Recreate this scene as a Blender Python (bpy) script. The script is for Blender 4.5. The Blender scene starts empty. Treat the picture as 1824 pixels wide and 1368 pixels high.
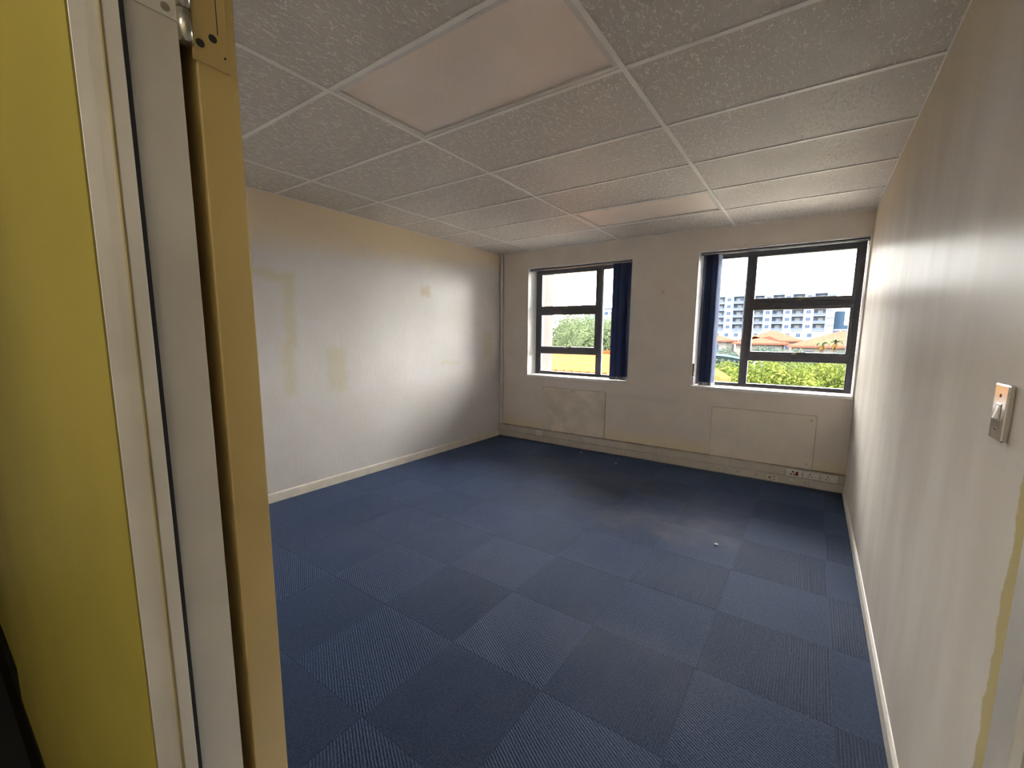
import bpy, bmesh, math, random
from mathutils import Matrix, Vector
random.seed(7)
scene = bpy.context.scene
COL = scene.collection

# ------------------------------------------------------------------ camera, sky, sun, exposure
CAM = Vector((3.7135, -0.0033, 1.4236))
cd = bpy.data.cameras.new('camera')
cam = bpy.data.objects.new('camera', cd)
COL.objects.link(cam)
cd.sensor_fit = 'HORIZONTAL'
cd.sensor_width = 36.0
cd.lens = 759.99 / 1824 * 36.0
cd.shift_x = -(926.38 - 912) / 1824
cd.shift_y = (703.85 - 684) / 1824
cd.clip_start = 0.01
cd.clip_end = 2000
cam.matrix_world = Matrix(((0.823975, -0.084587, 0.560277, CAM.x),
                           (0.566539, 0.105622, -0.817238, CAM.y),
                           (0.009950, 0.990802, 0.134952, CAM.z),
                           (0, 0, 0, 1)))
scene.camera = cam

world = bpy.data.worlds.new('sky')
scene.world = world
world.use_nodes = True
wb = world.node_tree.nodes['Background']
wb.inputs[0].default_value = (1.0, 0.975, 0.935, 1)
wb.inputs[1].default_value = 30.0

sd = bpy.data.lights.new('sun', 'SUN')
sd.energy = 10.0
sd.angle = math.radians(1.0)
sd.color = (1.0, 0.93, 0.82)
sun = bpy.data.objects.new('sun', sd)
COL.objects.link(sun)
sun.rotation_euler = Vector((0.35, 0.75, -0.95)).to_track_quat('-Z', 'Y').to_euler()

vs = scene.view_settings
vs.view_transform = 'Standard'
vs.look = 'None'
vs.gamma = 1.0
vs.exposure = 0.5
vs.use_curve_mapping = False
scene.cycles.max_bounces = 16
scene.cycles.diffuse_bounces = 10
scene.cycles.transparent_max_bounces = 16
scene.cycles.sample_clamp_indirect = 20.0
scene.cycles.use_denoising = True

# ------------------------------------------------------------------ room numbers (metres)
W, D, H = 4.048, 4.909, 2.549        # right wall, window wall, ceiling
FI, FC = 0.189, 0.108                # front wall: room face, corridor face
JX, JR = 3.163, 3.963                # door jambs
GROUND = -6.3

# ------------------------------------------------------------------ helpers
def new_mat(name):
    m = bpy.data.materials.new(name)
    m.use_nodes = True
    nt = m.node_tree
    b = nt.nodes['Principled BSDF']
    return m, nt, b

class N:
    """small node-building helper"""
    def __init__(s, nt):
        s.nt = nt
    def node(s, t, **kw):
        n = s.nt.nodes.new(t)
        for k, v in kw.items():
            setattr(n, k, v)
        return n
    def link(s, a, b):
        s.nt.links.new(a, b)
    def put(s, sock, v):
        if hasattr(v, 'is_linked'):
            s.link(v, sock)
        elif v is not None:
            sock.default_value = v
    def math(s, op, a, b=None, c=None, clamp=False):
        n = s.node('ShaderNodeMath', operation=op)
        n.use_clamp = clamp
        s.put(n.inputs[0], a)
        if b is not None:
            s.put(n.inputs[1], b)
        if c is not None:
            s.put(n.inputs[2], c)
        return n.outputs[0]
    def pos(s):
        g = s.node('ShaderNodeNewGeometry')
        return g.outputs['Position']
    def xyz(s, v):
        n = s.node('ShaderNodeSeparateXYZ')
        s.link(v, n.inputs[0])
        return n.outputs
    def mapping(s, v, scale=(1, 1, 1), rot=(0, 0, 0), loc=(0, 0, 0)):
        n = s.node('ShaderNodeMapping')
        s.link(v, n.inputs[0])
        n.inputs['Scale'].default_value = scale
        n.inputs['Rotation'].default_value = rot
        n.inputs['Location'].default_value = loc
        return n.outputs[0]
    def noise(s, v, scale, detail=4, rough=0.5):
        n = s.node('ShaderNodeTexNoise')
        s.link(v, n.inputs['Vector'])
        n.inputs['Scale'].default_value = scale
        n.inputs['Detail'].default_value = detail
        n.inputs['Roughness'].default_value = rough
        return n.outputs['Fac']
    def ramp(s, f, a, b, lo=0.0, hi=1.0):
        n = s.node('ShaderNodeMapRange')
        n.interpolation_type = 'SMOOTHSTEP'
        s.put(n.inputs[0], f)
        n.inputs[1].default_value = a
        n.inputs[2].default_value = b
        n.inputs[3].default_value = lo
        n.inputs[4].default_value = hi
        return n.outputs[0]
    def mix(s, f, a, b):
        n = s.node('ShaderNodeMix', data_type='RGBA')
        s.put(n.inputs[0], f)
        for i, v in ((6, a), (7, b)):
            if hasattr(v, 'is_linked'):
                s.link(v, n.inputs[i])
            else:
                n.inputs[i].default_value = (*v, 1)
        return n.outputs[2]
    def bump(s, h, strength, dist, bsdf):
        n = s.node('ShaderNodeBump')
        n.inputs['Strength'].default_value = strength
        n.inputs['Distance'].default_value = dist
        s.link(h, n.inputs['Height'])
        s.link(n.outputs[0], bsdf.inputs['Normal'])
    def patch(s, u, v, cu, cv, hu, hv, soft, amount=1.0):
        du = s.math('SUBTRACT', s.math('ABSOLUTE', s.math('SUBTRACT', u, cu)), hu)
        dv = s.math('SUBTRACT', s.math('ABSOLUTE', s.math('SUBTRACT', v, cv)), hv)
        return s.ramp(s.math('MAXIMUM', du, dv), -soft, soft, amount, 0.0)

def simple(name, col, rough=0.5, metal=0.0, var=0.06, scale=8.0, bump=0.0, spec=0.5, coat=0.0):
    """plain procedural material: base colour with faint mottling and optional relief"""
    m, nt, b = new_mat(name)
    n = N(nt)
    p = n.pos()
    f = n.noise(p, scale, 5)
    dark = tuple(c * (1 - var) for c in col)
    lite = tuple(min(1, c * (1 + var)) for c in col)
    n.link(n.mix(n.ramp(f, 0.3, 0.7), dark, lite), b.inputs['Base Color'])
    b.inputs['Roughness'].default_value = rough
    b.inputs['Metallic'].default_value = metal
    b.inputs['Specular IOR Level'].default_value = spec
    if coat:
        b.inputs['Coat Weight'].default_value = coat
    if bump:
        n.bump(n.noise(p, scale * 12, 4), bump, 0.002, b)
    return m

def add_box(bm, x0, y0, z0, x1, y1, z1, bevel=0.0):
    vs_ = [bm.verts.new(v) for v in ((x0, y0, z0), (x1, y0, z0), (x1, y1, z0), (x0, y1, z0),
                                     (x0, y0, z1), (x1, y0, z1), (x1, y1, z1), (x0, y1, z1))]
    fs = []
    for f in ((0, 3, 2, 1), (4, 5, 6, 7), (0, 1, 5, 4), (1, 2, 6, 5), (2, 3, 7, 6), (3, 0, 4, 7)):
        fs.append(bm.faces.new([vs_[i] for i in f]))
    if bevel > 0:
        es = list({e for f in fs for e in f.edges})
        bmesh.ops.bevel(bm, geom=es, offset=bevel, segments=2, affect='EDGES', profile=0.5)

def add_cyl(bm, p0, p1, r0, r1=None, seg=12, caps=True):
    r1 = r0 if r1 is None else r1
    a, b = Vector(p0), Vector(p1)
    q = (b - a).to_track_quat('Z', 'Y')
    r_a, r_b = [], []
    for i in range(seg):
        t = 2 * math.pi * i / seg
        d = Vector((math.cos(t), math.sin(t), 0))
        r_a.append(bm.verts.new(a + q @ (d * r0)))
        r_b.append(bm.verts.new(b + q @ (d * r1)))
    for i in range(seg):
        j = (i + 1) % seg
        f = bm.faces.new((r_a[i], r_a[j], r_b[j], r_b[i]))
        f.smooth = True
    if caps:
        bm.faces.new(list(reversed(r_a)))
        bm.faces.new(r_b)

def add_tube(bm, pts, r, seg=6):
    for a, b in zip(pts[:-1], pts[1:]):
        add_cyl(bm, a, b, r, seg=seg)

def add_prism(bm, poly, axis, a, b):
    """extrude a 2-D polygon along an axis: 'z' takes (x,y), 'x' takes (y,z), 'y' takes (x,z)"""
    def P(u, v, w):
        return {'z': (u, v, w), 'x': (w, u, v), 'y': (u, w, v)}[axis]
    A = [bm.verts.new(P(u, v, a)) for u, v in poly]
    B = [bm.verts.new(P(u, v, b)) for u, v in poly]
    k = len(poly)
    for i in range(k):
        j = (i + 1) % k
        bm.faces.new((A[i], A[j], B[j], B[i]))
    bm.faces.new(A)
    bm.faces.new(B)
    bmesh.ops.recalc_face_normals(bm, faces=bm.faces[:])

def link(o, parent=None):
    COL.objects.link(o)
    if parent is not None:
        o.parent = parent
    return o

def obj(name, bm, mat, parent=None, kind=None, label=None):
    me = bpy.data.meshes.new(name)
    bm.normal_update()
    bm.to_mesh(me)
    bm.free()
    for m in (mat if isinstance(mat, (list, tuple)) else [mat]):
        me.materials.append(m)
    o = bpy.data.objects.new(name, me)
    if kind:
        o['kind'] = kind
    if label:
        o['label'] = label
    return link(o, parent)

def box(name, b, mat, parent=None, kind=None, bevel=0.0, label=None):
    bm = bmesh.new()
    add_box(bm, *b, bevel=bevel)
    return obj(name, bm, mat, parent, kind, label)

def boxes(name, bs, mat, parent=None, kind=None, bevel=0.0):
    bm = bmesh.new()
    for b in bs:
        add_box(bm, *b, bevel=bevel)
    return obj(name, bm, mat, parent, kind)

def empty(name, loc=(0, 0, 0), kind=None):
    o = bpy.data.objects.new(name, None)
    o.empty_display_size = 0.1
    link(o)
    o.location = loc
    if kind:
        o['kind'] = kind
    return o

def thing(name, label, cat, group=None):
    """an Empty that parents the parts; parts are built in world coordinates"""
    o = empty(name)
    return tag(o, label, cat, group)

def tag(o, label, cat, group=None):
    o['label'] = label
    o['category'] = cat
    if group:
        o['group'] = group
    return o

# ------------------------------------------------------------------ materials
def paint_left():
    m, nt, b = new_mat('old_wall_paint')
    n = N(nt)
    p = n.pos()
    x, y, z = n.xyz(p)
    w1 = n.math('MULTIPLY', n.math('SUBTRACT', n.noise(p, 6.0, 5), 0.5), 0.16)
    w2 = n.math('MULTIPLY', n.math('SUBTRACT', n.noise(n.mapping(p, loc=(3, 7, 1)), 9.0, 5), 0.5), 0.10)
    yy = n.math('ADD', y, w2)
    zz = n.math('ADD', z, w1)
    clean = n.mix(n.ramp(n.noise(p, 2.2, 5), 0.35, 0.7), (0.64, 0.60, 0.575), (0.675, 0.64, 0.62))
    # un-repainted cream band along the ceiling
    edge = n.math('ADD', zz, n.math('MULTIPLY', y, -0.065))
    col = n.mix(n.ramp(edge, 1.90, 2.20, 0.0, 0.9), clean, (0.82, 0.67, 0.47))
    ol = (0.60, 0.545, 0.38)
    for (cu, cv, hu, hv, s, a) in ((1.80, 1.905, 0.18, 0.035, 0.035, 0.75), (1.93, 1.62, 0.05, 0.29, 0.04, 0.7),
                                   (1.90, 1.15, 0.055, 0.24, 0.05, 0.65), (2.35, 1.11, 0.10, 0.20, 0.05, 0.65),
                                   (3.89, 1.10, 0.15, 0.02, 0.025, 0.55), (4.60, 1.33, 0.10, 0.18, 0.06, 0.6),
                                   (3.1, 0.725, 0.8, 0.004, 0.035, 0.22), (3.2, 1.12, 0.6, 0.003, 0.02, 0.12)):
        col = n.mix(n.patch(yy, zz, cu, cv, hu, hv, s, a), col, ol)
    col = n.mix(n.patch(yy, zz, 3.485, 1.935, 0.07, 0.055, 0.035, 0.8), col, (0.55, 0.44, 0.29))
    n.link(col, b.inputs['Base Color'])
    b.inputs['Roughness'].default_value = 0.45
    b.inputs['Specular IOR Level'].default_value = 0.25
    h = n.math('ADD', n.noise(n.mapping(p, scale=(1, 1, 0.35)), 30, 4), n.math('MULTIPLY', n.noise(p, 5, 3), 1.5))
    n.bump(h, 0.22, 0.006, b)
    return m

def paint_right():
    m, nt, b = new_mat('glossy_wall_paint')
    n = N(nt)
    p = n.pos()
    x, y, z = n.xyz(p)
    streak = n.noise(n.mapping(p, scale=(1, 1.7, 0.55)), 2.2, 4, 0.5)
    col = n.mix(n.ramp(streak, 0.35, 0.68), (0.635, 0.585, 0.52), (0.705, 0.66, 0.60))
    # scuff marks
    sc = n.noise(n.mapping(p, scale=(1, 9.0, 1.6), loc=(0, 2, 5)), 2.0, 4, 0.6)
    col = n.mix(n.math('MULTIPLY', n.ramp(sc, 0.66, 0.74), n.patch(y, z, 2.6, 1.05, 0.9, 0.35, 0.15, 0.45)), col, (0.86, 0.84, 0.81))
    # old cream paint near the ceiling
    w = n.math('MULTIPLY', n.math('SUBTRACT', n.noise(p, 5.0, 4), 0.5), 0.25)
    col = n.mix(n.ramp(n.math('ADD', z, w), 1.95, 2.45, 0.0, 0.8), col, (0.72, 0.62, 0.45))
    # paint scraped off beside the frame
    w2 = n.math('MULTIPLY', n.math('SUBTRACT', n.noise(p, 14.0, 5, 0.65), 0.5), 0.06)
    col = n.mix(n.patch(n.math('ADD', y, w2), n.math('ADD', z, w), 1.116, 0.5, 0.026, 0.72, 0.006, 0.9), col, (0.50, 0.42, 0.19))
    n.link(col, b.inputs['Base Color'])
    b.inputs['Roughness'].default_value = 0.6
    b.inputs['Specular IOR Level'].default_value = 0.0
    gl = n.node('ShaderNodeBsdfGlossy')
    gl.inputs['Roughness'].default_value = 0.27
    mx = n.node('ShaderNodeMixShader')
    mx.inputs[0].default_value = 0.032
    n.link(b.outputs[0], mx.inputs[1])
    n.link(gl.outputs[0], mx.inputs[2])
    n.link(mx.outputs[0], nt.nodes['Material Output'].inputs[0])
    h = n.math('ADD', n.noise(n.mapping(p, scale=(1, 1, 0.5)), 8, 4), n.math('MULTIPLY', n.noise(p, 70, 2), 0.35))
    n.bump(h, 0.08, 0.004, b)
    n.link(b.inputs['Normal'].links[0].from_socket, gl.inputs['Normal'])
    return m

def paint_back():
    m, nt, b = new_mat('window_wall_paint')
    n = N(nt)
    p = n.pos()
    x, y, z = n.xyz(p)
    col = n.mix(n.ramp(n.noise(p, 3.0, 5), 0.35, 0.7), (0.74, 0.67, 0.60), (0.79, 0.72, 0.65))
    w = n.math('MULTIPLY', n.math('SUBTRACT', n.noise(p, 7.0, 5), 0.5), 0.14)
    col = n.mix(n.ramp(n.math('ADD', z, w), 0.20, 0.36, 0.75, 0.0), col, (0.76, 0.66, 0.46))
    xx = n.math('ADD', x, n.math('MULTIPLY', w, 0.4))
    zz = n.math('ADD', z, n.math('MULTIPLY', w, 0.4))
    col = n.mix(n.patch(xx, zz, 1.16, 0.815, 0.42, 0.04, 0.012, 0.8), col, (0.80, 0.73, 0.70))
    col = n.mix(n.patch(xx, zz, 2.258, 1.93, 0.012, 0.012, 0.018, 0.7), col, (0.42, 0.36, 0.31))
    col = n.mix(n.math('MULTIPLY', n.patch(xx, zz, 2.0, 0.72, 0.5, 0.02, 0.05, 0.3), n.noise(n.mapping(p, scale=(1, 1, 9)), 6, 3)), col, (0.35, 0.30, 0.25))
    n.link(col, b.inputs['Base Color'])
    b.inputs['Roughness'].default_value = 0.5
    n.bump(n.noise(p, 60, 4), 0.2, 0.003, b)
    return m

def carpet(name, base, alt, turned):
    """ribbed loop-pile carpet tile; quarter-turned tiles show the ribs crosswise"""
    m, nt, b = new_mat(name)
    n = N(nt)
    p = n.pos()
    x, y, z = n.xyz(p)
    jit = n.math('MULTIPLY', n.noise(p, 55, 3), 0.006)
    if turned:
        u = n.math('ADD', n.math('ADD', n.math('MULTIPLY', x, 0.55), n.math('MULTIPLY', y, 1.0)), jit)
        pitch = 0.0125
    else:
        u = n.math('ADD', x, jit)
        pitch = 0.0108
    rib = n.math('SINE', n.math('MULTIPLY', u, 2 * math.pi / pitch))
    rib = n.math('MULTIPLY_ADD', rib, 0.5, 0.5)
    fleck = n.noise(p, 95, 5, 0.8)
    blot = n.noise(p, 5.5, 5, 0.6)
    col = n.mix(n.ramp(fleck, 0.38, 0.62), base, alt)
    dark = n.mix(n.math('MULTIPLY', n.math('SUBTRACT', 1.0, rib), 0.45), col, tuple(c * 0.3 for c in base))
    # per-tile dye lot
    oi = n.node('ShaderNodeObjectInfo')
    dye = n.mix(n.math('MULTIPLY', oi.outputs['Random'], 0.35), dark, tuple(c * 0.8 for c in alt))
    # trodden-in dust: brownish ragged marks, plus paler patches painted for window light
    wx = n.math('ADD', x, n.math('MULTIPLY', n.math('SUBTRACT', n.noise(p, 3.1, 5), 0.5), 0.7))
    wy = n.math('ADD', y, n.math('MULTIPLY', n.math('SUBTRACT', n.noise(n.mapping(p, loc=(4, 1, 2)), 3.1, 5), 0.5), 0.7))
    d1 = n.patch(wx, wy, 2.85, 3.25, 0.42, 0.20, 0.22, 0.6)  # dusty wear, with window sheen painted in as paler tone
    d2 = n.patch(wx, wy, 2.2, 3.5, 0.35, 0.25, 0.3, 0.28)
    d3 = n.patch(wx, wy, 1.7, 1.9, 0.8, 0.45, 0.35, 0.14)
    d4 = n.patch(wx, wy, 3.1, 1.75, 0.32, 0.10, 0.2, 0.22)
    glow1 = n.patch(wx, wy, 1.75, 3.95, 0.75, 0.30, 0.35, 0.38)  # window light on the carpet painted as a paler patch
    glow2 = n.patch(wx, wy, 2.75, 3.85, 0.45, 0.20, 0.35, 0.34)  # second patch of painted daylight, before the other window
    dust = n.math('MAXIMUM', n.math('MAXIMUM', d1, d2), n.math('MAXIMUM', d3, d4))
    dust = n.math('MAXIMUM', dust, n.math('MAXIMUM', glow1, glow2))  # mask holds real dust marks and the painted window light
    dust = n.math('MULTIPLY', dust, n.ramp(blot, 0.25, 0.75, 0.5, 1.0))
    dusty_lit = n.mix(n.math('MULTIPLY', n.math('SUBTRACT', 1.0, rib), 0.4), (0.150, 0.140, 0.145), (0.070, 0.068, 0.075))
    n.link(n.mix(dust, dye, dusty_lit), b.inputs['Base Color'])
    b.inputs['Roughness'].default_value = 0.6
    b.inputs['Specular IOR Level'].default_value = 0.08
    b.inputs['Sheen Weight'].default_value = 0.22
    b.inputs['Sheen Roughness'].default_value = 0.45
    b.inputs['Sheen Tint'].default_value = (0.40, 0.55, 0.95, 1)
    n.bump(n.math('ADD', rib, n.math('MULTIPLY', fleck, 1.2)), 0.5, 0.003, b)
    return m

def fissured():
    m, nt, b = new_mat('fissured_ceiling_board')
    n = N(nt)
    p = n.pos()
    warp = n.noise(p, 22, 3)
    v = n.node('ShaderNodeVectorMath', operation='ADD')
    n.link(p, v.inputs[0])
    cmb = n.node('ShaderNodeCombineXYZ')
    n.link(n.math('MULTIPLY', warp, 0.035), cmb.inputs[0])
    n.link(cmb.outputs[0], v.inputs[1])
    st = n.noise(n.mapping(v.outputs[0], scale=(3.2, 1.0, 1.0)), 20, 2, 0.5)
    worm = n.ramp(n.math('ABSOLUTE', n.math('SUBTRACT', st, 0.60)), 0.012, 0.042, 1.0, 0.0)
    fine = n.noise(p, 150, 3, 0.7)
    col = n.mix(n.ramp(fine, 0.3, 0.7), (0.56, 0.52, 0.475), (0.62, 0.58, 0.535))
    col = n.mix(n.math('MULTIPLY', worm, 0.85), col, (0.92, 0.88, 0.83))  # streaks painted paler for grazing light on the raised fissures
    n.link(col, b.inputs['Base Color'])
    b.inputs['Roughness'].default_value = 0.55
    b.inputs['Specular IOR Level'].default_value = 0.3
    n.bump(n.math('ADD', n.math('MULTIPLY', worm, 1.0), n.math('MULTIPLY', fine, 0.2)), 0.6, 0.006, b)
    return m

def diffuser_mat():
    m, nt, b = new_mat('prismatic_diffuser')
    n = N(nt)
    p = n.pos()
    x, y, z = n.xyz(p)
    r1 = n.math('SINE', n.math('MULTIPLY', x, 2 * math.pi / 0.007))
    r2 = n.math('SINE', n.math('MULTIPLY', y, 2 * math.pi / 0.007))
    b.inputs['Base Color'].default_value = (0.60, 0.50, 0.42, 1)
    n.link(n.mix(n.ramp(n.noise(p, 2.0, 3), 0.3, 0.7), (0.86, 0.74, 0.65), (0.90, 0.78, 0.69)), b.inputs['Base Color'])
    b.inputs['Roughness'].default_value = 0.3
    n.bump(n.math('MULTIPLY', r1, r2), 0.35, 0.002, b)
    return m

def glass_mat():
    m = bpy.data.materials.new('window_glass')
    m.use_nodes = True
    nt = m.node_tree
    n = N(nt)
    nt.nodes.remove(nt.nodes['Principled BSDF'])
    out = nt.nodes['Material Output']
    tr = n.node('ShaderNodeBsdfTransparent')
    tr.inputs[0].default_value = (0.98, 0.99, 0.99, 1)
    gl = n.node('ShaderNodeBsdfGlossy')
    gl.inputs['Roughness'].default_value = 0.02
    lw = n.node('ShaderNodeFresnel')
    lw.inputs[0].default_value = 1.45
    mx = n.node('ShaderNodeMixShader')
    n.link(lw.outputs[0], mx.inputs[0])
    n.link(tr.outputs[0], mx.inputs[1])
    n.link(gl.outputs[0], mx.inputs[2])
    n.link(mx.outputs[0], out.inputs[0])
    return m

def leaf_mat(name, a, b_, tr=0.35):
    m, nt, b = new_mat(name)
    n = N(nt)
    p = n.pos()
    f = n.noise(p, 1.3, 4)
    g = n.noise(p, 7.0, 2)
    col = n.mix(n.ramp(n.math('ADD', n.math('MULTIPLY', f, 0.6), n.math('MULTIPLY', g, 0.4)), 0.38, 0.62), a, b_)
    n.link(col, b.inputs['Base Color'])
    b.inputs['Roughness'].default_value = 0.6
    b.inputs['Specular IOR Level'].default_value = 0.0
    t = n.node('ShaderNodeBsdfTranslucent')
    n.link(col, t.inputs[0])
    mx = n.node('ShaderNodeMixShader')
    mx.inputs[0].default_value = tr
    out = nt.nodes['Material Output']
    n.link(b.outputs[0], mx.inputs[1])
    n.link(t.outputs[0], mx.inputs[2])
    n.link(mx.outputs[0], out.inputs[0])
    return m

def tiled_roof(name, col, along, pitch=0.3):
    """terracotta pan tiles seen from afar: courses across the slope as colour and relief"""
    m, nt, b = new_mat(name)
    n = N(nt)
    p = n.pos()
    x, y, z = n.xyz(p)
    a, c = (x, y) if along == 'x' else (y, x)
    s1 = n.math('SINE', n.math('MULTIPLY', c, 2 * math.pi / pitch))
    s2 = n.math('SINE', n.math('MULTIPLY', a, 2 * math.pi / (pitch * 0.8)))
    f = n.math('MULTIPLY_ADD', s1, 0.5, 0.5)
    col2 = n.mix(n.ramp(n.noise(p, 3.0, 4), 0.3, 0.7), tuple(k * 0.8 for k in col), col)
    n.link(n.mix(n.math('MULTIPLY', f, 0.35), col2, tuple(k * 0.55 for k in col)), b.inputs['Base Color'])
    b.inputs['Roughness'].default_value = 0.8
    b.inputs['Specular IOR Level'].default_value = 0.0
    n.bump(n.math('ADD', s1, n.math('MULTIPLY', s2, 0.6)), 0.6, 0.03, b)
    return m

def fabric():
    m, nt, b = new_mat('navy_blind_fabric')
    n = N(nt)
    oi = n.node('ShaderNodeObjectInfo')
    col = n.mix(oi.outputs['Random'], (0.11, 0.145, 0.29), (0.24, 0.30, 0.50))  # per-vane tone paints in shading stripes across the stack
    n.link(col, b.inputs['Base Color'])
    b.inputs['Roughness'].default_value = 0.8
    b.inputs['Specular IOR Level'].default_value = 0.2
    t = n.node('ShaderNodeBsdfTranslucent')
    n.link(col, t.inputs[0])
    mx = n.node('ShaderNodeMixShader')
    mx.inputs[0].default_value = 0.35
    n.link(b.outputs[0], mx.inputs[1])
    n.link(t.outputs[0], mx.inputs[2])
    n.link(mx.outputs[0], nt.nodes['Material Output'].inputs[0])
    n.bump(n.noise(n.mapping(n.pos(), scale=(1, 1, 0.2)), 400, 2), 0.2, 0.001, b)
    return m

M = dict(
    left=paint_left(), right=paint_right(), back=paint_back(),
    front=simple('front_wall_paint', (0.76, 0.71, 0.64), 0.5, bump=0.15),
    olive=simple('olive_corridor_paint', (0.235, 0.19, 0.035), 0.5, spec=0.25, var=0.08, scale=3, bump=0.05),
    skirt=simple('skirting_paint', (0.72, 0.66, 0.56), 0.45),
    skirtr=simple('white_skirting_paint', (0.78, 0.74, 0.67), 0.45),
    reveal=simple('white_reveal_paint', (0.82, 0.80, 0.77), 0.5, var=0.03),
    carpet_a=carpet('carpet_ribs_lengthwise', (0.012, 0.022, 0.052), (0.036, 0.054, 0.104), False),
    carpet_b=carpet('carpet_ribs_crosswise', (0.018, 0.032, 0.074), (0.048, 0.072, 0.135), True),  # paler base paints in how the turned pile catches light
    screed=simple('floor_screed', (0.10, 0.10, 0.10), 0.9),
    board=fissured(), tee=simple('white_ceiling_tee', (0.84, 0.81, 0.78), 0.4, var=0.04),
    slab=simple('concrete_slab', (0.35, 0.34, 0.33), 0.9),
    diffuser=diffuser_mat(), lamp_white=simple('lamp_frame_white', (0.70, 0.66, 0.63), 0.35, var=0.03),
    bronze=simple('bronze_aluminium', (0.075, 0.074, 0.088), 0.38, var=0.1, scale=20, spec=0.5),
    seal=simple('black_rubber_seal', (0.008, 0.009, 0.011), 0.7),
    glass=glass_mat(),
    navy=fabric(),
    navyrail=simple('navy_blind_rail', (0.035, 0.045, 0.085), 0.4),
    weight=simple('grey_blind_weight', (0.40, 0.40, 0.43), 0.5),
    cord=simple('white_cord', (0.75, 0.74, 0.72), 0.6),
    brass=simple('dull_brass', (0.22, 0.16, 0.08), 0.4, metal=0.7),
    steel=simple('brushed_steel', (0.62, 0.58, 0.55), 0.16, metal=1.0, var=0.04, scale=30),
    nickel=simple('hinge_steel', (0.50, 0.47, 0.40), 0.25, metal=0.9),
    frame=simple('grey_frame_paint', (0.55, 0.52, 0.475), 0.42, var=0.10, scale=5, bump=0.05),
    door=simple('mustard_door_paint', (0.43, 0.315, 0.12), 0.42, var=0.06, scale=5, bump=0.12),
    doorface=simple('mustard_door_face', (0.40, 0.31, 0.13), 0.45),
    leaf2=simple('sage_door_paint', (0.40, 0.41, 0.35), 0.45),
    trunk=simple('trunking_plastic', (0.60, 0.545, 0.485), 0.42, var=0.05),
    socket=simple('socket_plastic', (0.80, 0.76, 0.73), 0.35, var=0.03),
    ivory=simple('ivory_plastic', (0.72, 0.66, 0.55), 0.4, var=0.03),
    red=simple('red_plastic', (0.30, 0.015, 0.025), 0.35),
    hole=simple('dark_pin_hole', (0.012, 0.010, 0.010), 0.8),
    whitebtn=simple('white_rocker', (0.80, 0.80, 0.76), 0.35, var=0.02),
    panel1=simple('brushed_board_paint', (0.74, 0.67, 0.575), 0.5, var=0.10, scale=6),
    panel2=simple('cream_board_paint', (0.76, 0.695, 0.60), 0.5, var=0.05, scale=4),
    gap_shade=simple('gap_shade_brown', (0.31, 0.255, 0.185), 0.8, var=0.3, scale=12),  # brown for shade painted into gaps
    grime=simple('olive_paint_line', (0.19, 0.15, 0.06), 0.6, var=0.2, scale=15),
    paper=simple('white_paper', (0.80, 0.80, 0.78), 0.8),
    dark=simple('dark_corridor_skirting', (0.012, 0.011, 0.006), 0.95, spec=0.0),
    cfloor=simple('corridor_carpet', (0.02, 0.02, 0.02), 0.95, spec=0.0),
    cwall=simple('corridor_paint', (0.52, 0.50, 0.40), 0.5),
    pink=simple('pink_plaster', (0.070, 0.055, 0.053), 0.9, scale=2, spec=0.0),
    lawn=simple('grass_and_paving', (0.024, 0.027, 0.016), 0.95, var=0.3, scale=0.25, spec=0.0),
    bounce_paving=simple('pale_bounce_paving', (0.40, 0.36, 0.31), 0.95, var=0.1, scale=0.5, spec=0.0),
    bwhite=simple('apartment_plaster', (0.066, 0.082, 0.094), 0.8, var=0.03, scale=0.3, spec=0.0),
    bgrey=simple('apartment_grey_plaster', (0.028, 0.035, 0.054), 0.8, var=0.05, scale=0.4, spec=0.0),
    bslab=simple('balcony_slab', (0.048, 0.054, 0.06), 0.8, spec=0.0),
    bglass=simple('apartment_window_glass', (0.014, 0.020, 0.036), 0.5, spec=0.0),
    bcurtain=simple('curtained_door', (0.055, 0.058, 0.06), 0.7, spec=0.0),
    bblue=simple('blue_cladding', (0.010, 0.018, 0.03), 0.6, spec=0.0),
    hwall=simple('house_plaster', (0.055, 0.052, 0.048), 0.8, spec=0.0),
    terra=tiled_roof('terracotta_tiles', (0.062, 0.026, 0.018), 'x', 0.34),
    terra2=tiled_roof('orange_tiles', (0.075, 0.036, 0.014), 'x', 0.36),
    ridge=simple('ridge_tile', (0.06, 0.014, 0.005), 0.8, spec=0.0),
    leaf_lime=leaf_mat('lime_leaves', (0.024, 0.036, 0.008), (0.055, 0.064, 0.014)),
    leaf_mid=leaf_mat('mid_green_leaves', (0.022, 0.033, 0.017), (0.045, 0.054, 0.028)),
    leaf_grey=leaf_mat('grey_green_leaves', (0.020, 0.030, 0.025), (0.036, 0.046, 0.038)),
    leaf_palm=leaf_mat('palm_fronds', (0.024, 0.036, 0.022), (0.044, 0.054, 0.030)),
    frond_dead=leaf_mat('dry_palm_skirt', (0.06, 0.033, 0.010), (0.08, 0.045, 0.015)),
    bark=simple('bark', (0.025, 0.02, 0.016), 0.9, var=0.3, spec=0.0),
    sail=simple('shade_cloth', (0.046, 0.072, 0.080), 0.7, spec=0.0),
)

# ------------------------------------------------------------------ shell: walls
T = 0.31
box('wall_left', (-T, -2.0, -0.3, 0, D + T, H + 0.35), M['left'], kind='structure')

# right wall with a second door opening near the corner
DY0, DY1, DZ = 0.24, 1.045, 2.06
boxes('wall_right', [(W, -2.0, -0.3, W + T, DY0, H + 0.35), (W, DY1, -0.3, W + T, D + T, H + 0.35),
                     (W, DY0, DZ, W + T, DY1, H + 0.35)], M['right'], kind='structure')

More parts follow.
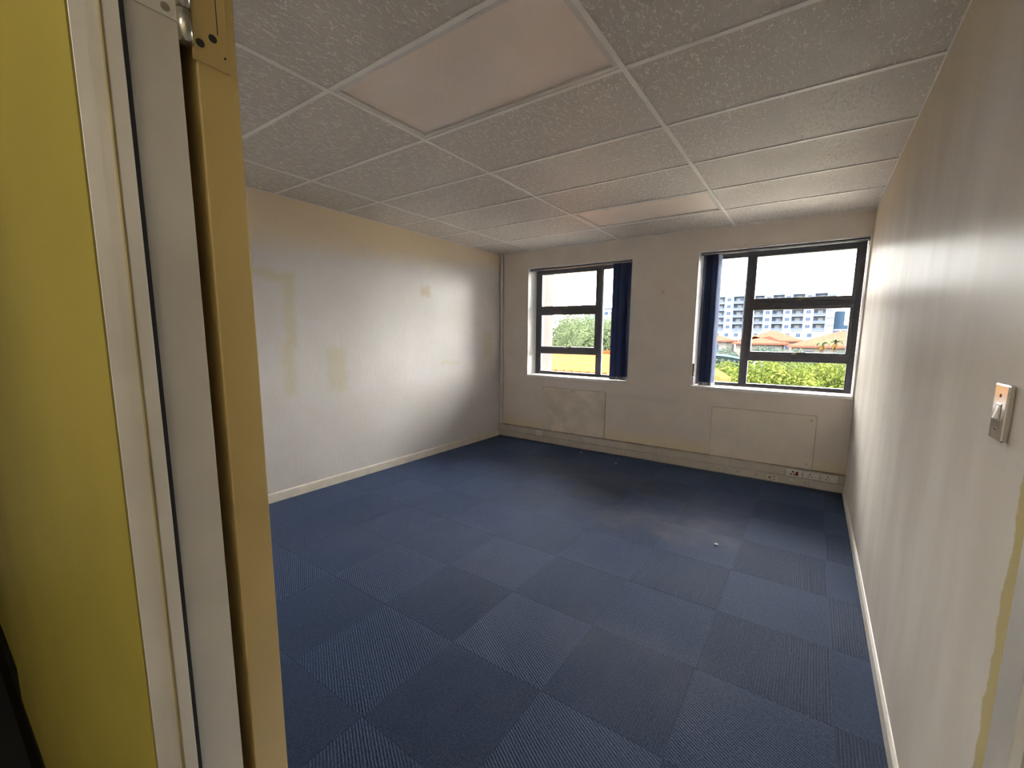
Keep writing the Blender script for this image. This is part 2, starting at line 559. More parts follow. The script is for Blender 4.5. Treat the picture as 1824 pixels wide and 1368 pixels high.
# window wall
WIN = [(0.460, 1.900), (2.620, 4.036)]
WZ0, WZ1 = 0.905, 2.335
bs = []
xs = [0.0, WIN[0][0], WIN[0][1], WIN[1][0], WIN[1][1], W]
for i in range(5):
    if i in (1, 3):
        bs.append((xs[i], D, -0.3, xs[i + 1], D + T, WZ0))
        bs.append((xs[i], D, WZ1, xs[i + 1], D + T, H + 0.35))
    else:
        bs.append((xs[i], D, -0.3, xs[i + 1], D + T, H + 0.35))
boxes('wall_back', bs, M['back'], kind='structure')

# front wall: room side cream, corridor side olive
fw = empty('wall_front', kind='structure')
boxes('room_lining', [(0, 0.150, 0, JX - 0.03, FI, H + 0.02), (JR + 0.03, 0.150, 0, W, FI, H + 0.02),
                      (JX - 0.03, 0.150, 2.09, JR + 0.03, FI, H + 0.02)], M['front'], fw)
boxes('corridor_lining', [(1.69, FC, 0, JX - 0.005, 0.149, H + 0.02), (JR + 0.005, FC, 0, W, 0.149, H + 0.02),
                          (JX - 0.005, FC, 2.09, JR + 0.005, 0.149, H + 0.02)], M['olive'], fw)
box('corridor_lining', (0, FC + 0.012, 0, 1.69, 0.149, H + 0.02), M['olive'], fw)

# corridor
boxes('wall_corridor', [(0, -2.0, -0.3, W, -1.8, H + 0.35)], M['cwall'], kind='structure')
box('floor_corridor', (0, -1.8, -0.3, W, 0.189, -0.002), M['cfloor'], kind='structure')
box('baseboard_corridor', (0.0, FC - 0.004, 0.0, JX - 0.07, FC + 0.011, 0.24), M['dark'], kind='structure', bevel=0.002)
box('ceiling_corridor', (0, -1.8, H + 0.02, W, 0.189, H + 0.35), M['tee'], kind='structure')

# ------------------------------------------------------------------ floor and its carpet tiles
fl = box('floor', (0, 0.189, -0.3, W, D, -0.009), M['screed'], kind='structure')
P = 0.489
xe = [0.0] + [3.891 - P * k for k in range(7, -1, -1)] + [W]
xe = [0.0] + [e for e in xe[1:-1] if e > 0.03] + [W]
ye = [FI] + [1.335 + P * k for k in range(-2, 8) if FI + 0.05 < 1.335 + P * k < D - 0.05] + [D]
def carpet_mesh(w, d):
    bm = bmesh.new()
    g = 0.0003
    x0, y0, x1, y1 = g, g, w - g, d - g
    e = 0.0006
    lo = [bm.verts.new(v) for v in ((x0, y0, -0.008), (x1, y0, -0.008), (x1, y1, -0.008), (x0, y1, -0.008))]
    mi = [bm.verts.new(v) for v in ((x0, y0, -0.0004), (x1, y0, -0.0004), (x1, y1, -0.0004), (x0, y1, -0.0004))]
    hi = [bm.verts.new(v) for v in ((x0 + e, y0 + e, 0), (x1 - e, y0 + e, 0), (x1 - e, y1 - e, 0), (x0 + e, y1 - e, 0))]
    for a, b in ((lo, mi), (mi, hi)):
        for i in range(4):
            j = (i + 1) % 4
            bm.faces.new((a[i], a[j], b[j], b[i]))
    bm.faces.new(hi)
    bm.faces.new(list(reversed(lo)))
    me = bpy.data.meshes.new('carpet_tile')
    bm.normal_update()
    bm.to_mesh(me)
    bm.free()
    return me
cache = {}
nx = len(xe) - 1
kx0 = next(i for i in range(nx) if abs(xe[i] - (3.891 - P)) < 0.01)
ky0 = next(i for i in range(len(ye) - 1) if abs(ye[i] - (1.335 + 3 * P)) < 0.01)
for i in range(nx):
    for j in range(len(ye) - 1):
        w, d = round(xe[i + 1] - xe[i], 3), round(ye[j + 1] - ye[j], 3)
        par = (i - kx0 + j - ky0) % 2
        key = (w, d, par)
        if key not in cache:
            me = carpet_mesh(w, d)
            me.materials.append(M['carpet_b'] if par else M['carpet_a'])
            cache[key] = me
        o = bpy.data.objects.new('carpet_tile', cache[key])
        o.location = (xe[i], ye[j], random.uniform(-0.0002, 0.0002))
        link(o, fl)

# ------------------------------------------------------------------ suspended ceiling
ce = box('ceiling', (0, 0.189, H + 0.10, W, D, H + 0.35), M['slab'], kind='structure')
MX = [0.0, 0.5486, 1.7486, 2.9486, W]
RY = [FI] + [1.8615 + 0.6 * j for j in range(-2, 6)] + [D]
LIGHTS = [(2, 1.2615), (2, 3.6615)]
def is_light(c, y0):
    return any(c == lc and abs(y0 - ly) < 0.01 for lc, ly in LIGHTS)
for c in range(4):
    for r in range(len(RY) - 1):
        if is_light(c, RY[r]):
            continue
        box('ceiling_tile', (MX[c] + 0.001, RY[r] + 0.001, H + 0.004, MX[c + 1] - 0.001, RY[r + 1] - 0.001, H + 0.019), M['board'], ce, bevel=0.0015)
tw = 0.0115
for xm in MX[1:-1]:
    box('main_tee', (xm - tw, FI, H - 0.002, xm + tw, D, H + 0.0038), M['tee'], ce, bevel=0.0008)
for c in range(4):
    for ym in RY[1:-1]:
        thin = 0.005 if ym > D - 0.1 else tw
        box('cross_tee', (MX[c] + (tw if c else 0.007), ym - thin, H - 0.0012, MX[c + 1] - (tw if c < 3 else 0.007), ym + thin, H + 0.0036), M['tee'], ce, bevel=0.0006)
for i, b in enumerate([(0, FI, H - 0.001, 0.006, D, H + 0.0035), (W - 0.006, FI, H - 0.001, W, D, H + 0.0035),
                       (0.006, D - 0.007, H - 0.001, W - 0.006, D, H + 0.0035), (0.006, FI, H - 0.001, W - 0.006, FI + 0.018, H + 0.0035)]):
    box('wall_angle', b, M['tee'], ce)

def troffer(x0, y0, label):
    t = thing('ceiling_light', label, 'ceiling light', 'recessed ceiling lights')
    x1, y1 = x0 + 1.2, y0 + 0.6
    a = tw + 0.0015
    x0 += a; y0 += a; x1 -= a; y1 -= a
    fwid = 0.022
    z0, z1 = H + 0.001, H + 0.030
    bm = bmesh.new()
    add_box(bm, x0, y0, z0, x1, y0 + fwid, z1, 0.002)
    add_box(bm, x0, y1 - fwid, z0, x1, y1, z1, 0.002)
    add_box(bm, x0, y0 + fwid, z0, x0 + fwid, y1 - fwid, z1, 0.002)
    add_box(bm, x1 - fwid, y0 + fwid, z0, x1, y1 - fwid, z1, 0.002)
    obj('frame', bm, M['lamp_white'], t)
    box('diffuser', (x0 + fwid + 0.004, y0 + fwid + 0.004, H + 0.010, x1 - fwid - 0.004, y1 - fwid - 0.004, H + 0.014), M['diffuser'], t)
    box('housing', (x0, y0, H + 0.031, x1, y1, H + 0.095), M['lamp_white'], t)
    for xx in (x0 + 0.32, x1 - 0.32):
        box('latch', (xx - 0.03, y0 + 0.004, H - 0.002, xx + 0.03, y0 + 0.018, H + 0.0008), M['lamp_white'], t, bevel=0.001)
    return t
troffer(1.7486, 1.2615, 'switched-off recessed ceiling light with ribbed diffuser nearest the doorway')
troffer(1.7486, 3.6615, 'switched-off recessed ceiling light with ribbed diffuser nearest the windows')

# ------------------------------------------------------------------ skirtings
def skirting(name, poly, axis, a, b, mat):
    bm = bmesh.new()
    add_prism(bm, poly, axis, a, b)
    return obj(name, bm, mat, kind='structure')
skirting('baseboard_left', [(0, 0), (0.014, 0), (0.014, 0.072), (0.010, 0.080), (0, 0.082)], 'y', FI, D - 0.05, M['skirt'])
skirting('baseboard_right', [(W, 0), (W - 0.012, 0), (W - 0.012, 0.060), (W - 0.004, 0.070), (W, 0.071)], 'y', 1.10, D - 0.05, M['skirtr'])

# ------------------------------------------------------------------ windows
FY0, FY1 = D + 0.205, D + 0.265       # frame depth inside the reveal
def window(name, x0, x1, main, light):
    w = empty(name, kind='structure')
    # white-painted reveals and sill lie in the opening
    e = 0.004
    boxes('reveal', [(x0, D - 0.001, WZ0, x0 + e, FY0, WZ1), (x1 - e, D - 0.001, WZ0, x1, FY0, WZ1), (x0 + e, D - 0.001, WZ1 - e, x1 - e, FY0, WZ1)], M['reveal'], w)
    box('sill', (x0 + 0.0, D - 0.012, WZ0 - 0.022, x1 - 0.0, FY0, WZ0 + 0.008), M['reveal'], w, bevel=0.003)
    fx0, fx1, fz0, fz1 = x0 + 0.005, x1 - 0.005, WZ0 + 0.009, WZ1 - 0.004
    m0, m1 = main
    l0, l1 = light
    mul0, mul1 = (m1 + 0.028, l0) if m1 < l0 else (l1, m0 - 0.028)
    a0, a1 = min(m0, l0), max(m1, l1)
    rows = [(0.957, 1.201), (1.298, 1.725), (1.842, 2.265)]
    g = 0.012                                        # sashes sit on this much of the frame
    big0, big1 = (m0 - 0.028, m1 + 0.028)
    bm = bmesh.new()
    left_edge = big0 if m0 < l0 else l0
    right_edge = big1 if m1 > l1 else l1
    add_box(bm, fx0, FY0, fz0, left_edge, FY1, fz1, 0.003)
    add_box(bm, right_edge, FY0, fz0, fx1, FY1, fz1, 0.003)
    add_box(bm, left_edge, FY0, fz0, right_edge, FY1, 0.940, 0.003)
    add_box(bm, left_edge, FY0, 2.290, right_edge, FY1, fz1, 0.003)
    obj('window_frame', bm, M['bronze'], w)
    box('mullion', (mul0, FY0 - 0.004, 0.940, mul1, FY1, 2.290), M['bronze'], w, bevel=0.003)
    for z in (1.2495, 1.7835):
        box('transom', (big0, FY0, z - 0.022, big1, FY1, z + 0.022), M['bronze'], w, bevel=0.002)
    # narrow fixed light
    boxes('bead', [(l0, FY0 + 0.015, 0.940, l0 + 0.010, FY1 - 0.01, 2.290), (l1 - 0.010, FY0 + 0.015, 0.940, l1, FY1 - 0.01, 2.290),
                   (l0 + 0.01, FY0 + 0.015, 0.940, l1 - 0.01, FY1 - 0.01, 0.953), (l0 + 0.01, FY0 + 0.015, 2.275, l1 - 0.01, FY1 - 0.01, 2.290)], M['bronze'], w)
    box('pane', (l0 + 0.01, FY0 + 0.028, 0.953, l1 - 0.01, FY0 + 0.032, 2.275), M['glass'], w)
    edges = [(0.940, 1.2275), (1.2715, 1.7615), (1.8055, 2.290)]
    for k, ((r0, r1), (s0, s1)) in enumerate(zip(rows, edges)):
        px0, px1 = (m0, m1) if k else (m0 - 0.018, m1 + 0.018)
        yy = FY0 - 0.010 if k else FY0 + 0.006
        bm = bmesh.new()
        add_box(bm, big0 + 0.001, yy, s0 + 0.001, px0, FY1 - 0.006, s1 - 0.001, 0.003)
        add_box(bm, px1, yy, s0 + 0.001, big1 - 0.001, FY1 - 0.006, s1 - 0.001, 0.003)
        add_box(bm, px0, yy, s0 + 0.001, px1, FY1 - 0.006, r0, 0.003)
        add_box(bm, px0, yy, r1, px1, FY1 - 0.006, s1 - 0.001, 0.003)
        s = obj('sash', bm, M['bronze'], w)
        box('pane', (px0, FY0 + 0.024, r0, px1, FY0 + 0.028, r1), M['glass'], w)
        if k:
            xm = (m0 + m1) / 2
            bm = bmesh.new()
            add_box(bm, xm - 0.032, yy - 0.010, s0 + 0.004, xm + 0.008, yy, s0 + 0.022, 0.002)
            add_box(bm, xm - 0.008, yy - 0.018, s0 + 0.022, xm + 0.090, yy - 0.010, s0 + 0.030, 0.002)
            obj('handle', bm, M['brass'] if k == 2 else M['steel'], s)
    return w
window('window_1', WIN[0][0], WIN[0][1], (0.562, 1.360), (1.444, 1.790))
window('window_2', WIN[1][0], WIN[1][1], (3.152, 3.955), (2.697, 3.065))

# ------------------------------------------------------------------ vertical blinds, drawn aside
def blind(label, rx0, rx1, sx0, sx1, count, tilt):
    t = thing('vertical_blind', label, 'blind', 'navy vertical blinds')
    yc = D + 0.036
    rail = bmesh.new()
    add_box(rail, rx0, yc - 0.022, 2.296, rx1, yc + 0.022, 2.322, 0.003)
    obj('headrail', rail, M['navyrail'], t)
    bm = bmesh.new()
    add_box(bm, rx0 + 0.01, yc - 0.026, 2.300, rx1 - 0.01, yc - 0.0225, 2.305)
    obj('rail_highlight', bm, M['cord'], t)  # white strip paints the highlight along the headrail
    step = (sx1 - sx0) / (count - 1)
    z0, z1 = 0.925, 2.290
    for i in range(count):
        x = sx0 + i * step
        an = tilt + random.uniform(-0.16, 0.16)
        bm = bmesh.new()
        half = 0.060
        segs = 4
        pts = []
        for k in range(segs + 1):
            u = -half + 2 * half * k / segs
            bow = 0.005 * (1 - (u / half) ** 2)
            pts.append((math.cos(an) * bow - math.sin(an) * u + x, yc + math.cos(an) * u))
        fr, bk = [], []
        for (a, b) in pts:
            fr.append((bm.verts.new((a, b, z0)), bm.verts.new((a, b, z1))))
            bk.append((bm.verts.new((a - 0.0008, b, z0)), bm.verts.new((a - 0.0008, b, z1))))
        for k in range(segs):
            bm.faces.new((fr[k][0], fr[k + 1][0], fr[k + 1][1], fr[k][1]))
            bm.faces.new((bk[k][0], bk[k][1], bk[k + 1][1], bk[k + 1][0]))
        bm.faces.new((fr[0][0], fr[0][1], bk[0][1], bk[0][0]))
        bm.faces.new((fr[-1][0], bk[-1][0], bk[-1][1], fr[-1][1]))
        v = obj('vane', bm, M['navy'], t)
        wq = bmesh.new()
        ca, sa = math.cos(an), math.sin(an)
        c0 = (x + ca * 0.003 + sa * half * 1.04, yc - ca * half * 1.04)
        c1 = (x + ca * 0.003 - sa * half * 0.94, yc + ca * half * 0.94)
        q = [(c0[0] - 0.0035, c0[1]), (c0[0] + 0.0035, c0[1]), (c1[0] + 0.0035, c1[1]), (c1[0] - 0.0035, c1[1])]
        add_prism(wq, q, 'z', z0 - 0.002, z0 + 0.034)
        obj('weight', wq, M['weight'], v)
        hk = bmesh.new()
        add_cyl(hk, (x, yc, z1 - 0.002), (x, yc, 2.297), 0.004, seg=6)
        obj('carrier', hk, M['cord'], v)
    return t
b1 = blind('navy vertical blind gathered at the right side of the smaller-looking far window', 0.475, 1.895, 1.675, 1.860, 14, 0.12)
b2 = blind('navy vertical blind gathered at the left side of the window beside the right wall', 2.640, 4.034, 2.700, 2.830, 13, -0.02)

# operating cords, tensioner and cover on the left reveal of the right window
bm = bmesh.new()
for k in range(4):
    x = 2.634 + 0.008 * k
    y = D + 0.012 + 0.006 * k
    pts = [(x + 0.002 * math.sin(3 * j + k), y, 2.29 - j * (1.08 + 0.07 * k) / 8) for j in range(9)]
    add_tube(bm, pts, 0.0016, 5)
obj('pull_cord', bm, M['cord'], b2)
bm = bmesh.new()
add_box(bm, 2.6245, D + 0.010, 1.015, 2.640, D + 0.045, 1.155, 0.002)
tn = obj('cord_tensioner', bm, M['brass'], b2)
box('tensioner_slot', (2.640, D + 0.018, 1.060, 2.6412, D + 0.036, 1.140), M['hole'], tn)
box('cord_cover', (2.6245, D + 0.004, 0.918, 2.644, D + 0.050, 1.012), M['reveal'], b2, bevel=0.003)

# ------------------------------------------------------------------ boarded-over panels under the windows
def panel(label, x0, x1, z0, z1, mat, screws, thick):
    t = thing('access_panel', label, 'wall panel')
    box('board', (x0, D - thick, z0, x1, D - 0.0002, z1), mat, t, bevel=0.0012)
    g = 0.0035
    boxes('shade_strip', [(x0 - g, D - 0.0015, z0, x0 - 0.0002, D - 0.0002, z1), (x1 + 0.0002, D - 0.0015, z0, x1 + g, D - 0.0002, z1),
                    (x0 - g, D - 0.0015, z1 + 0.0002, x1 + g, D - 0.0002, z1 + g)], M['gap_shade'], t)  # dark strips paint the gap shadow around the board
    for sx, sz in screws:
        bm = bmesh.new()
        add_cyl(bm, (sx, D - thick + 0.0004, sz), (sx, D - thick - 0.0018, sz), 0.0055, 0.004, 8)
        obj('screw', bm, M['hole'], t)
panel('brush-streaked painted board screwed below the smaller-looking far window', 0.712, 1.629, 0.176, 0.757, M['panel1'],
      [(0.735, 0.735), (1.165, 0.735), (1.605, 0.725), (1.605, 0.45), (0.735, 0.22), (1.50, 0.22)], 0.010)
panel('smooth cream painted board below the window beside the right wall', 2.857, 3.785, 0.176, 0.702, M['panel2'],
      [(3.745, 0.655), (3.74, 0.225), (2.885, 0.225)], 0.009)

# ------------------------------------------------------------------ trunking along the window wall
TY = D - 0.050
tr = thing('cable_trunking', 'beige two-channel cable trunking running along the foot of the window wall', 'trunking')
box('groove_shade_box', (0.001, TY + 0.004, 0.001, W - 0.001, D - 0.0105, 0.172), M['gap_shade'], tr)  # brown box paints shade into the grooves between covers
box('ledge', (0.001, TY - 0.006, 0.164, W - 0.001, TY + 0.004, 0.173), M['trunk'], tr, bevel=0.001)
box('top_shade_strip', (0.001, D - 0.0115, 0.173, W - 0.001, D - 0.0003, 0.1755), M['gap_shade'], tr)  # dark strip painted for the shaded gap above the ledge
def cover(z0, z1, x0, x1):
    box('cover', (x0 + 0.0018, TY - 0.006, z0, x1 - 0.0018, TY + 0.0035, z1), M['trunk'], tr, bevel=0.0018)
for a, b in ((0.002, 0.655), (0.755, 2.36), (2.36, 3.075), (3.075, 3.578), (3.998, W - 0.002)):
    cover(0.0935, 0.1605, a, b)
for a, b in ((0.002, 1.935), (1.935, 2.43), (2.43, W - 0.002)):
    cover(0.012, 0.0885, a, b)
box('blank_plate', (0.062, TY - 0.009, 0.032, 0.150, TY - 0.0062, 0.066), M['trunk'], tr, bevel=0.001)

def hole(parent, x, z, r=0.004, y=TY - 0.0078, mat='hole', name='pin_hole'):
    bm = bmesh.new()
    add_cyl(bm, (x, y + 0.002, z), (x, y - 0.0006, z), r, seg=10)
    return obj(name, bm, M[mat], parent)
def socket(label, x0, x1, z0, z1, kind):
    t = thing('power_socket', label, 'socket', 'sockets in the trunking')
    yf = TY - 0.0125
    box('plate', (x0 + 0.001, yf + 0.002, z0, x1 - 0.001, TY + 0.003, z1), M['socket'], t, bevel=0.0018)
    cx, cz = x0 + (x1 - x0) * 0.42, (z0 + z1) / 2
    y = yf + 0.0016
    if kind == 'red':
        hole(t, cx, cz + 0.014, 0.0075, y)
        for s in (-1, 1):
            hole(t, cx + s * 0.014, cz - 0.010, 0.0080, y, 'red')
        box('rocker', (cx + 0.024, y - 0.004, cz - 0.020, cx + 0.046, y + 0.001, cz + 0.020), M['red'], t, bevel=0.0015)
    else:
        hole(t, cx, cz + 0.013, 0.0055, y)
        for s in (-1, 1):
            hole(t, cx + s * 0.012, cz - 0.010, 0.0045, y)
        box('rocker', (cx + 0.026, y - 0.004, cz - 0.016, cx + 0.040, y + 0.001, cz + 0.016), M['whitebtn'], t, bevel=0.0015)
    for sx in (x0 + 0.010, x1 - 0.010):
        hole(t, sx, cz, 0.0030, y, 'hole', 'screw')
socket('small beige power socket in the trunking under the left board', 0.656, 0.754, 0.094, 0.162, 'plain')
socket('power socket with red earth holes and red rocker switch in the trunking', 3.579, 3.716, 0.094, 0.162, 'red')
socket('white-switched power socket directly right of the red socket', 3.718, 3.857, 0.094, 0.162, 'plain')
socket('white-switched power socket closest to the right wall', 3.859, 3.997, 0.094, 0.162, 'plain')

def outlet(label, x0, x1, z0, z1, kind):
    t = thing('data_outlet', label, 'outlet', 'data outlets in the trunking')
    box('body', (x0, TY - 0.024, z0, x1, TY - 0.0062, z1), M['ivory'], t, bevel=0.002)
    cx, cz = (x0 + x1) / 2, (z0 + z1) / 2
    if kind:
        box('port', (cx - 0.002, TY - 0.0252, cz - 0.007, cx + 0.014, TY - 0.0238, cz + 0.007), M['hole'], t)
    else:
        for dz in (-0.014, 0.014):
            box('port', (cx - 0.012, TY - 0.0252, cz + dz - 0.005, cx - 0.002, TY - 0.0238, cz + dz + 0.005), M['hole'], t)
outlet('ivory data outlet box, the left one of the pair on the lower trunking', 3.418, 3.462, 0.030, 0.076, True)
outlet('ivory data outlet box, the right one of the pair on the lower trunking', 3.470, 3.518, 0.024, 0.080, False)
for hx, hz in ((3.15, 0.048), (3.163, 0.058), (3.32, 0.042), (3.32, 0.060), (3.333, 0.055),
               (3.745, 0.036), (3.745, 0.058), (3.770, 0.034), (3.770, 0.056), (2.98, 0.052)):
    hole(tr, hx, hz, 0.0042, TY - 0.0072)
box('jack_plate', (3.615, TY - 0.009, 0.042, 3.655, TY - 0.0062, 0.068), M['ivory'], tr, bevel=0.001)

# vertical conduit in the corner
cn = thing('cable_conduit', 'slim grey cable conduit rising from the trunking to the ceiling in the corner', 'conduit')
box('channel', (0.016, D - 0.030, 0.176, 0.058, D - 0.0005, H - 0.002), M['trunk'], cn, bevel=0.002)
box('lid', (0.021, D - 0.034, 0.176, 0.053, D - 0.0305, H - 0.002), M['socket'], cn, bevel=0.001)

# ------------------------------------------------------------------ light switch on the right wall
ls = thing('light_switch', 'bright steel light switch plate with white rocker on the right wall', 'light switch')
sx, y0, y1, z0, z1 = W, 1.236, 1.312, 1.222, 1.338
bm = bmesh.new()
add_prism(bm, [(y0, z0), (y1, z0), (y1, z1), (y0, z1)], 'x', sx - 0.0115, sx - 0.0002)
bmesh.ops.bevel(bm, geom=[e for e in bm.edges], offset=0.003, segments=3, affect='EDGES', profile=0.5)
obj('plate', bm, M['steel'], ls)
bm = bmesh.new()
cy, cz = (y0 + y1) / 2, (z0 + z1) / 2
add_box(bm, sx - 0.0130, cy - 0.013, cz - 0.020, sx - 0.0112, cy + 0.013, cz + 0.018, 0.0008)
rk = obj('rocker_surround', bm, M['steel'], ls)
bm = bmesh.new()
add_prism(bm, [(sx - 0.0128, cz - 0.015), (sx - 0.0185, cz - 0.013), (sx - 0.0128, cz + 0.015)], 'y', cy - 0.0048, cy + 0.0048)
obj('rocker', bm, M['whitebtn'], rk)
for dz in (-0.034, 0.034):
    bm = bmesh.new()
    add_cyl(bm, (sx - 0.0112, cy, cz + dz), (sx - 0.0125, cy, cz + dz), 0.0038, 0.0034, 12)
    sc_ = obj('screw', bm, M['nickel'], ls)
    box('slot', (sx - 0.0129, cy - 0.0008, cz + dz - 0.0026, sx - 0.0124, cy + 0.0008, cz + dz + 0.0026), M['hole'], sc_)

# ------------------------------------------------------------------ open door, its frame and hinge on the left
d1 = empty('door_1', kind='structure')
FH = 2.05
prof = [(JX, 0.1900), (JX, 0.1425), (JX + 0.010, 0.1425), (JX + 0.010, 0.1305), (JX + 0.0050, 0.1300),
        (JX + 0.0046, 0.1200), (JX + 0.0036, 0.1095), (JX - 0.004, 0.1095), (JX - 0.004, 0.1880), (JX - 0.028, 0.1880), (JX - 0.028, 0.1900)]
bm = bmesh.new()
add_prism(bm, prof, 'z', 0.0, FH)
bmesh.ops.bevel(bm, geom=[e for e in bm.edges if abs(e.verts[0].co.z - e.verts[1].co.z) > 1], offset=0.0007, segments=1, affect='EDGES')
obj('jamb', bm, M['frame'], d1)
bm = bmesh.new()
add_prism(bm, [(JX + JR - u, v) for u, v in prof], 'z', 0.0, FH)
obj('jamb', bm, M['frame'], d1)
bm = bmesh.new()
add_box(bm, JX, 0.1045, FH - 0.001, JR, 0.1900, FH + 0.039, 0.001)
obj('head', bm, M['frame'], d1)
box('seal', (JX + 0.0002, 0.1428, 0.0, JX + 0.0090, 0.1462, FH - 0.002), M['seal'], d1)
box('paint_line', (JX + 0.0052, 0.1290, 0.0, JX + 0.0102, 0.1303, FH - 0.002), M['grime'], d1)
box('paint_line', (JX - 0.0048, FC, 0.0, JX + 0.0034, 0.1093, FH - 0.002), M['olive'], d1)
# leaf swung right back against the room side of the wall
LY0, LY1 = 0.2035, 0.2425
lx1 = JX + 0.0005
bm = bmesh.new()
add_box(bm, lx1 - 0.79, LY0, 0.012, lx1, LY1, 2.035, 0.0015)
lf = obj('leaf', bm, M['door'], d1, label='mustard-painted door leaf swung fully open')
bm = bmesh.new()
hx = lx1 - 0.73
add_cyl(bm, (hx, LY1, 1.02), (hx, LY1 + 0.045, 1.02), 0.010)
add_cyl(bm, (hx - 0.008, LY1 + 0.045, 1.02), (hx + 0.115, LY1 + 0.045, 1.02), 0.009)
add_box(bm, hx - 0.022, LY1, 0.94, hx + 0.022, LY1 + 0.004, 1.10, 0.001)
obj('handle', bm, M['nickel'], lf)
# hinges: one in view at the top, one lower down
def hinge(zb):
    kx, ky = JX + 0.004, 0.1945
    h = 0.10
    bm = bmesh.new()
    add_cyl(bm, (kx, ky, zb), (kx, ky, zb + 0.030), 0.0062, seg=16)
    add_cyl(bm, (kx, ky, zb + 0.0308), (kx, ky, zb + 0.0608), 0.0062, seg=16)
    add_cyl(bm, (kx, ky, zb + 0.0616), (kx, ky, zb + h), 0.0062, seg=16)
    hg = obj('hinge', bm, M['nickel'], d1)
    bm = bmesh.new()
    add_box(bm, JX - 0.0005, 0.1560, zb + 0.018, JX + 0.0016, 0.1900, zb + h, 0.0006)
    obj('frame_leaf', bm, M['frame'], hg)
    bm = bmesh.new()
    add_box(bm, lx1 - 0.0005, 0.2000, zb - 0.010, lx1 + 0.0014, 0.2340, zb + h, 0.0006)
    obj('door_leaf', bm, M['door'], hg)
    for yy, zz in ((0.180, zb + 0.026), (0.172, zb + 0.075)):
        bm = bmesh.new()
        add_cyl(bm, (JX + 0.0012, yy, zz), (JX + 0.0026, yy, zz), 0.0042, 0.0036, 12)
        s = obj('screw', bm, M['nickel'], hg)
    for yy, zz in ((0.2075, zb + 0.008), (0.2195, zb + 0.018), (0.2300, zb + 0.004), (0.2135, zb + 0.07)):
        bm = bmesh.new()
        add_cyl(bm, (lx1 + 0.0010, yy, zz), (lx1 + 0.00165, yy, zz), 0.0040 if zz != zb + 0.004 else 0.0012, seg=12)
        obj('screw_hole', bm, M['hole'], hg)
    # mortice line cut around the leaf
    box('mortice_line', (lx1 - 0.0002, 0.2240, zb + 0.024, lx1 + 0.00165, 0.2248, zb + h), M['hole'], hg)
hinge(1.7125)
hinge(0.25)

# ------------------------------------------------------------------ second door in the right wall, seen only by its frame
d2 = empty('door_2', kind='structure')
bm = bmesh.new()
add_box(bm, W - 0.003, DY1 - 0.045, 0.0, W + 0.12, DY1 + 0.046, DZ + 0.05, 0.003)
obj('jamb', bm, M['frame'], d2)
bm = bmesh.new()
add_box(bm, W - 0.003, DY0 - 0.046, 0.0, W + 0.12, DY0 + 0.045, DZ + 0.05, 0.003)
obj('jamb', bm, M['frame'], d2)
bm = bmesh.new()
add_box(bm, W - 0.003, DY0 + 0.045, DZ - 0.045, W + 0.12, DY1 - 0.045, DZ + 0.05, 0.003)
obj('head', bm, M['frame'], d2)
lf2 = box('leaf', (W + 0.010, DY0 + 0.049, 0.010, W + 0.050, DY1 - 0.049, DZ - 0.049), M['leaf2'], d2, bevel=0.002)
# ------------------------------------------------------------------ scraps on the carpet
def scrap(label, x, y, s):
    bm = bmesh.new()
    bmesh.ops.create_icosphere(bm, subdivisions=2, radius=s)
    for v in bm.verts:
        k = 0.7 + 0.6 * random.random()
        v.co = Vector((v.co.x * 1.3 * k, v.co.y * k, v.co.z * 0.5 * k))
    zmin = min(v.co.z for v in bm.verts)
    for v in bm.verts:
        v.co += Vector((x, y, 0.0005 - zmin))
    tag(obj('paper_scrap', bm, M['paper']), label, 'paper scrap', 'scraps on the carpet')
scrap('white crumpled paper scrap in the middle of the worn carpet patch', 3.262, 3.090, 0.012)
scrap('tiny white scrap on the carpet below the left board', 1.42, 4.70, 0.009)
scrap('tiny pale scrap on the carpet near the middle of the trunking', 1.95, 4.52, 0.006)

# ------------------------------------------------------------------ fill lamp added behind the camera, unseen, to brighten the door frame
cl = thing('corridor_fill_lamp', 'added fill lamp, unseen, on the corridor ceiling behind the doorway', 'lamp')
bm = bmesh.new()
add_cyl(bm, (3.3, -0.95, H + 0.019), (3.3, -0.95, H - 0.02), 0.16, 0.16, 28)
obj('base', bm, M['lamp_white'], cl)
m, nt, b = new_mat('fill_lamp_glow')
b.inputs['Base Color'].default_value = (0.8, 0.8, 0.75, 1)
b.inputs['Emission Color'].default_value = (1.0, 0.93, 0.78, 1)
b.inputs['Emission Strength'].default_value = 80.0
bm = bmesh.new()
bmesh.ops.create_uvsphere(bm, u_segments=24, v_segments=12, radius=0.15)
for v in bm.verts:
    v.co = Vector((v.co.x + 3.3, v.co.y - 0.95, H - 0.021 + min(0, v.co.z) * 0.5))
bmesh.ops.remove_doubles(bm, verts=bm.verts[:], dist=0.0005)
obj('fill_lamp_shade', bm, m, cl)

# ------------------------------------------------------------------ outside
box('ground', (-160, 26.0, GROUND - 0.5, 160, 420, GROUND), M['lawn'], kind='structure')
box('ground_bounce', (-40, D + T + 0.02, GROUND - 0.5, 40, 26.0, GROUND), M['bounce_paving'], kind='structure')  # unseen pale surface added to bounce daylight onto the ceiling
box('wall_outer_pier', (-0.20, D + T + 0.001, GROUND, 0.46, D + T + 0.366, 4.2), M['pink'], kind='structure')

